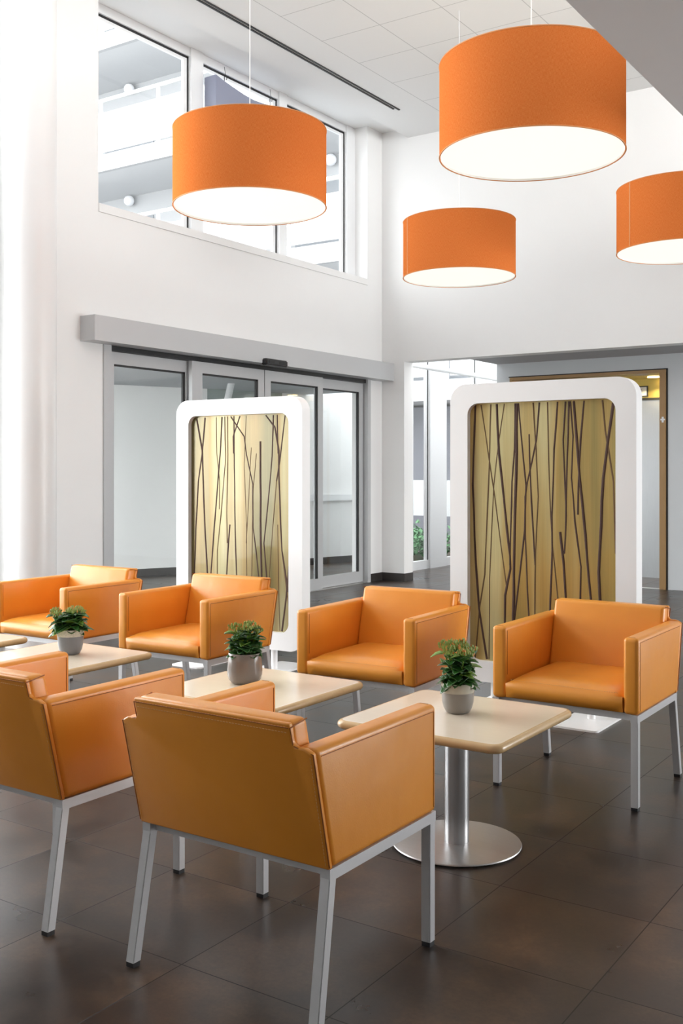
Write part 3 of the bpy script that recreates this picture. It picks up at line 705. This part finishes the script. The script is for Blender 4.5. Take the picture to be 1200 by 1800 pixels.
TW_B = [([(-0.396,1.756),(-0.344,1.525),(-0.337,1.346),(-0.322,1.021),(-0.297,0.642),(-0.273,0.272)],0.0061),([(-0.317,1.761),(-0.347,1.491),(-0.381,1.3),(-0.404,0.963),(-0.419,0.635),(-0.436,0.272)],0.0056),([(-0.161,1.762),(-0.175,1.523),(-0.204,1.246),(-0.233,0.968),(-0.263,0.644),(-0.297,0.272)],0.005),([(-0.214,1.761),(-0.209,1.501),(-0.182,1.302),(-0.185,1.102)],0.0033),([(-0.136,1.764),(-0.128,1.467),(-0.168,1.081),(-0.204,0.803),(-0.204,0.648),(-0.204,0.272)],0.0039),([(-0.11,1.764),(-0.107,1.5),(-0.118,1.082),(-0.113,0.862)],0.0039),([(-0.089,0.995),(-0.103,0.862),(-0.118,0.652),(-0.145,0.272)],0.0055),([(-0.053,1.765),(-0.05,1.412),(-0.042,0.974),(-0.029,0.647),(-0.014,0.272)],0.0049),([(-0.082,1.763),(0.039,1.618),(0.06,1.488),(0.115,1.282),(0.118,0.979),(0.143,0.818),(0.164,0.658),(0.215,0.272)],0.0043),([(0.001,1.764),(-0.06,1.62),(-0.056,1.5)],0.0044),([(0.057,1.764),(0.039,1.412),(0.06,0.977),(0.062,0.652),(0.064,0.272)],0.0027),([(0.101,1.541),(0.08,1.195),(0.057,0.869)],0.0027),([(0.146,1.498),(0.118,1.249),(0.11,0.871),(0.106,0.654),(0.099,0.272)],0.0032),([(0.181,1.583),(0.184,1.196),(0.184,0.874),(0.191,0.648),(0.203,0.272)],0.007),([(0.228,1.763),(0.306,1.677),(0.34,1.517),(0.34,1.347),(0.353,1.04),(0.366,0.828),(0.419,0.546)],0.0053),([(0.293,1.763),(0.282,1.475),(0.252,1.197),(0.211,0.875),(0.241,0.576),(0.272,0.272)],0.0048),([(0.32,1.305),(0.293,1.038),(0.259,0.663),(0.224,0.272)],0.0032),([(0.326,1.763),(0.333,1.496)],0.0042),([(0.393,1.758),(0.349,1.453),(0.32,1.305)],0.0043),([(0.425,0.725),(0.402,0.513),(0.366,0.261)],0.0064),([(0.33,1.007),(0.338,0.561),(0.349,0.265)],0.0032),([(0.366,0.818),(0.425,0.44)],0.0037)]  # broad straight strand right of centre is a reflection drawn as a twig
def screen(loc, rz, mres, tw, label):
    t = empty('partition_screen', loc, rz, label=label, cat='screen', group='white framed screens with twig inlay')
    bm = bmesh.new(); n = 10
    A = rrect(-.56, .56, .148, 1.887, .105, n); B = rrect(-.446, .446, .268, 1.773, .068, n); k = len(A)
    vs = [[bm.verts.new((x, y, z)) for x, z in P] for P in (A, B) for y in (0, .094)]
    Af, Ab, Bf, Bb = vs
    for i in range(k):
        j = (i+1) % k
        bm.faces.new((Af[i], Af[j], Bf[j], Bf[i])); bm.faces.new((Ab[i], Bb[i], Bb[j], Ab[j]))
        bm.faces.new((Af[i], Ab[i], Ab[j], Af[j])); bm.faces.new((Bf[i], Bf[j], Bb[j], Bb[i]))
    done('screen_frame', bm, SCREENW, t, 35)
    p = done('resin_panel', prism(rrect(-.449, .449, .265, 1.776, .07, 8), .036, .056, 'y'), mres, t, 35)
    for pts, r in tw:
        b = bmesh.new(); q = [(max(-.438, min(.438, x)), .0362, max(.275, min(1.766, z))) for x, z in pts]
        sm = [q[0]]
        for u, v in zip(q, q[1:]):
            L = math.dist(u, v)
            if L < 1e-3: continue
            m = max(1, int(L/.12)); jx = r*.35
            for s in range(1, m+1):
                f = s/m; w = tuple(u[c]+(v[c]-u[c])*f for c in range(3))
                sm.append((w[0]+(random.uniform(-jx, jx) if s < m else 0), w[1], w[2]))
        rr = [r*(1.0+.35*random.random()) for _ in sm]
        add_tube(b, sm, rr, 8)
        for v in b.verts: v.co.y = .036+(v.co.y-.0362)*.3
        done('twig', b, TWIG if r > .0041 else TWIGL, p, 60)
    for s in (-1, 1):
        x = .293*s
        ft = done('foot_plate', prism(rrect(x-.13, x+.13, -.215, .305, .025, 5), 0, .010, 'z'), SCREENW, t, 40)
        done('foot_post', lathe([(0, .01), (.0225, .01), (.0225, .152), (0, .152)], 28), SCREENW, t, 40).location = (x, .047, 0)
    return t
screen((-2.353, 5.470, 0), 0, RESIN_A, TW_A, 'white framed golden screen with twigs standing before the lift')
screen((-4.690, 5.630, 0), math.radians(1.5), RESIN_B, TW_B, 'white framed golden screen with twigs standing before the sliding doors')

# ---------------------------------------------------------------- hanging board before the high window
hb = empty('hanging_board', (-6.97, 7.95, 4.75), label='pale blue grey curved board hanging on wire hooks before the high window', cat='hanging board')
top = [(0, .625), (.12, .60), (.28, .575), (.45, .553), (.60, .545), (.75, .553), (.92, .575), (1.08, .60), (1.20, .625)]
bm = prism([(0, 0), *top, (1.20, 0)], -.08, .08, 'x', .008, 2)
for v in bm.verts: v.co.y += .0
done('board', bm, HANG, hb, 40)
for yy, zz in ((.22, .58), (.98, .58)):
    b2 = bmesh.new()
    add_tube(b2, [(0, yy, zz-.02), (0, yy, zz+.10), (0, yy+.02, zz+.13), (0, yy+.04, zz+.10), (0, yy+.03, zz+.08)], .004, 6)
    add_tube(b2, [(0, yy+.02, zz+.125), (0, yy, .785)], .0025, 6)
    done('hook', b2, PLASTIC, hb, 60)

# ---------------------------------------------------------------- outside
struct(box('ground', -45, 10, -30, 45, -.5, -.13, PAVE))
bd = empty('balcony_building', (-16, 17.7, 0), label='white building with stacked balconies outside the high window', cat='building')
boxes('rear_wall', [(-22, 9, 2.0, 2.4, -.13, 17)], BWALL, bd)
for k in range(5):
    z = 2.75+2.95*k
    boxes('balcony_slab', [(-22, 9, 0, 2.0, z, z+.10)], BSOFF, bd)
    boxes('slab_edge', [(-22, 9, -.12, 0, z-.02, z+.38)], BWALL, bd)
    if k < 4:
        b = bmesh.new(); add_tube(b, [(-22, -.05, z+1.72), (9, -.05, z+1.72)], .045, 8)
        for i in range(17): add_box(b, -22+i*1.9, -21.94+i*1.9, -.08, -.02, z+.38, z+1.72)
        done('balcony_rail', b, WFRAME, bd, 60)
        pn = [(-21.9+i*1.9, -20.14+i*1.9, -.06, -.045, z+.45, z+1.42) for i in range(16)]
        boxes('balustrade_panel', pn, BPAN, bd)
        boxes('window_band', [(-21+i*3.2, -19.2+i*3.2, 1.97, 2.0, z+.5, z+2.35) for i in range(9)], BGLASS, bd)
    for x in (-19.96, -16.72, -13.5, -10.3):
        if k in (1, 2, 3, 4):
            g = done('globe_lamp', lathe([(.14*math.sin(PI*i/12), -.14*math.cos(PI*i/12)) for i in range(13)], 20), GLOBE, bd, 60)
            g.location = (x+16, 1.85, z-.15)
boxes('ground_floor_shade', [(-22, 9, 1.2, 1.9, -.13, 2.7)], BSHADE, bd)  # shade under the lowest balcony, put in as a dark box
lw = boxes('garden_wall', [(-12.5, -7.9, 16.6, 16.8, .55, 1.2)], BWALL); setp(lw, 'low white fence panel outside behind the shrubs', 'fence')
boxes('fence_post', [(-12.4, -12.3, 16.65, 16.75, -.13, .55), (-8.1, -8.0, 16.65, 16.75, -.13, .55), (-10.2, -10.1, 16.65, 16.75, -.13, .55)], BWALL, lw)
b2 = bmesh.new()
for (a, b) in (((-8.6, 7.05, 3.0), (-8.45, 7.35, 7.8)), ((-8.6, 10.0, 3.0), (-8.6, 11.05, 6.4))):
    pass
for i, (a, b, lb) in enumerate((((-8.5, 7.225, -.13), (-8.5, 7.56, 8.2), 'white slanting steel strut outside the first pane of the high window'), ((-8.5, 9.19, -.13), (-8.5, 11.6, 6.8), 'white slanting steel strut outside the last pane of the high window'))):
    q = bmesh.new(); add_tube(q, [a, b], .045, 12); o = done('slanting_strut', q, WFRAME, None, 60); setp(o, lb, 'strut', 'slanting struts outside the high window')
rnd = random.Random(5)
for i, (x, y, s, lb) in enumerate(((-8.55, 14.9, .36, 'green shrub outside the first corridor pane'), (-7.95, 14.35, .30, 'small green shrub close to the corridor glass'), (-8.3, 16.1, .40, 'green shrub outside beyond the second corridor mullion'), (-9.3, 15.8, .45, 'broad green shrub in front of the low white fence'))):
    b = bmesh.new()
    for k in range(240):
        th, ph = rnd.uniform(0, 2*PI), math.acos(rnd.uniform(-.2, 1)); r = s*rnd.uniform(.55, 1)
        add_leaf(b, Vector((r*math.sin(ph)*math.cos(th), r*math.sin(ph)*math.sin(th), r*math.cos(ph)*.9)), rnd.uniform(0, 6.3), rnd.uniform(-.5, 1.2), .09, .05, .3)
    add_tube(b, [(0, 0, -.1), (0, 0, s*.6)], .015, 6)
    o = done('shrub', b, SHRUB, None); o.location = (x, y, .10)
    setp(o, lb, 'shrub', 'shrubs outside the corridor glass')
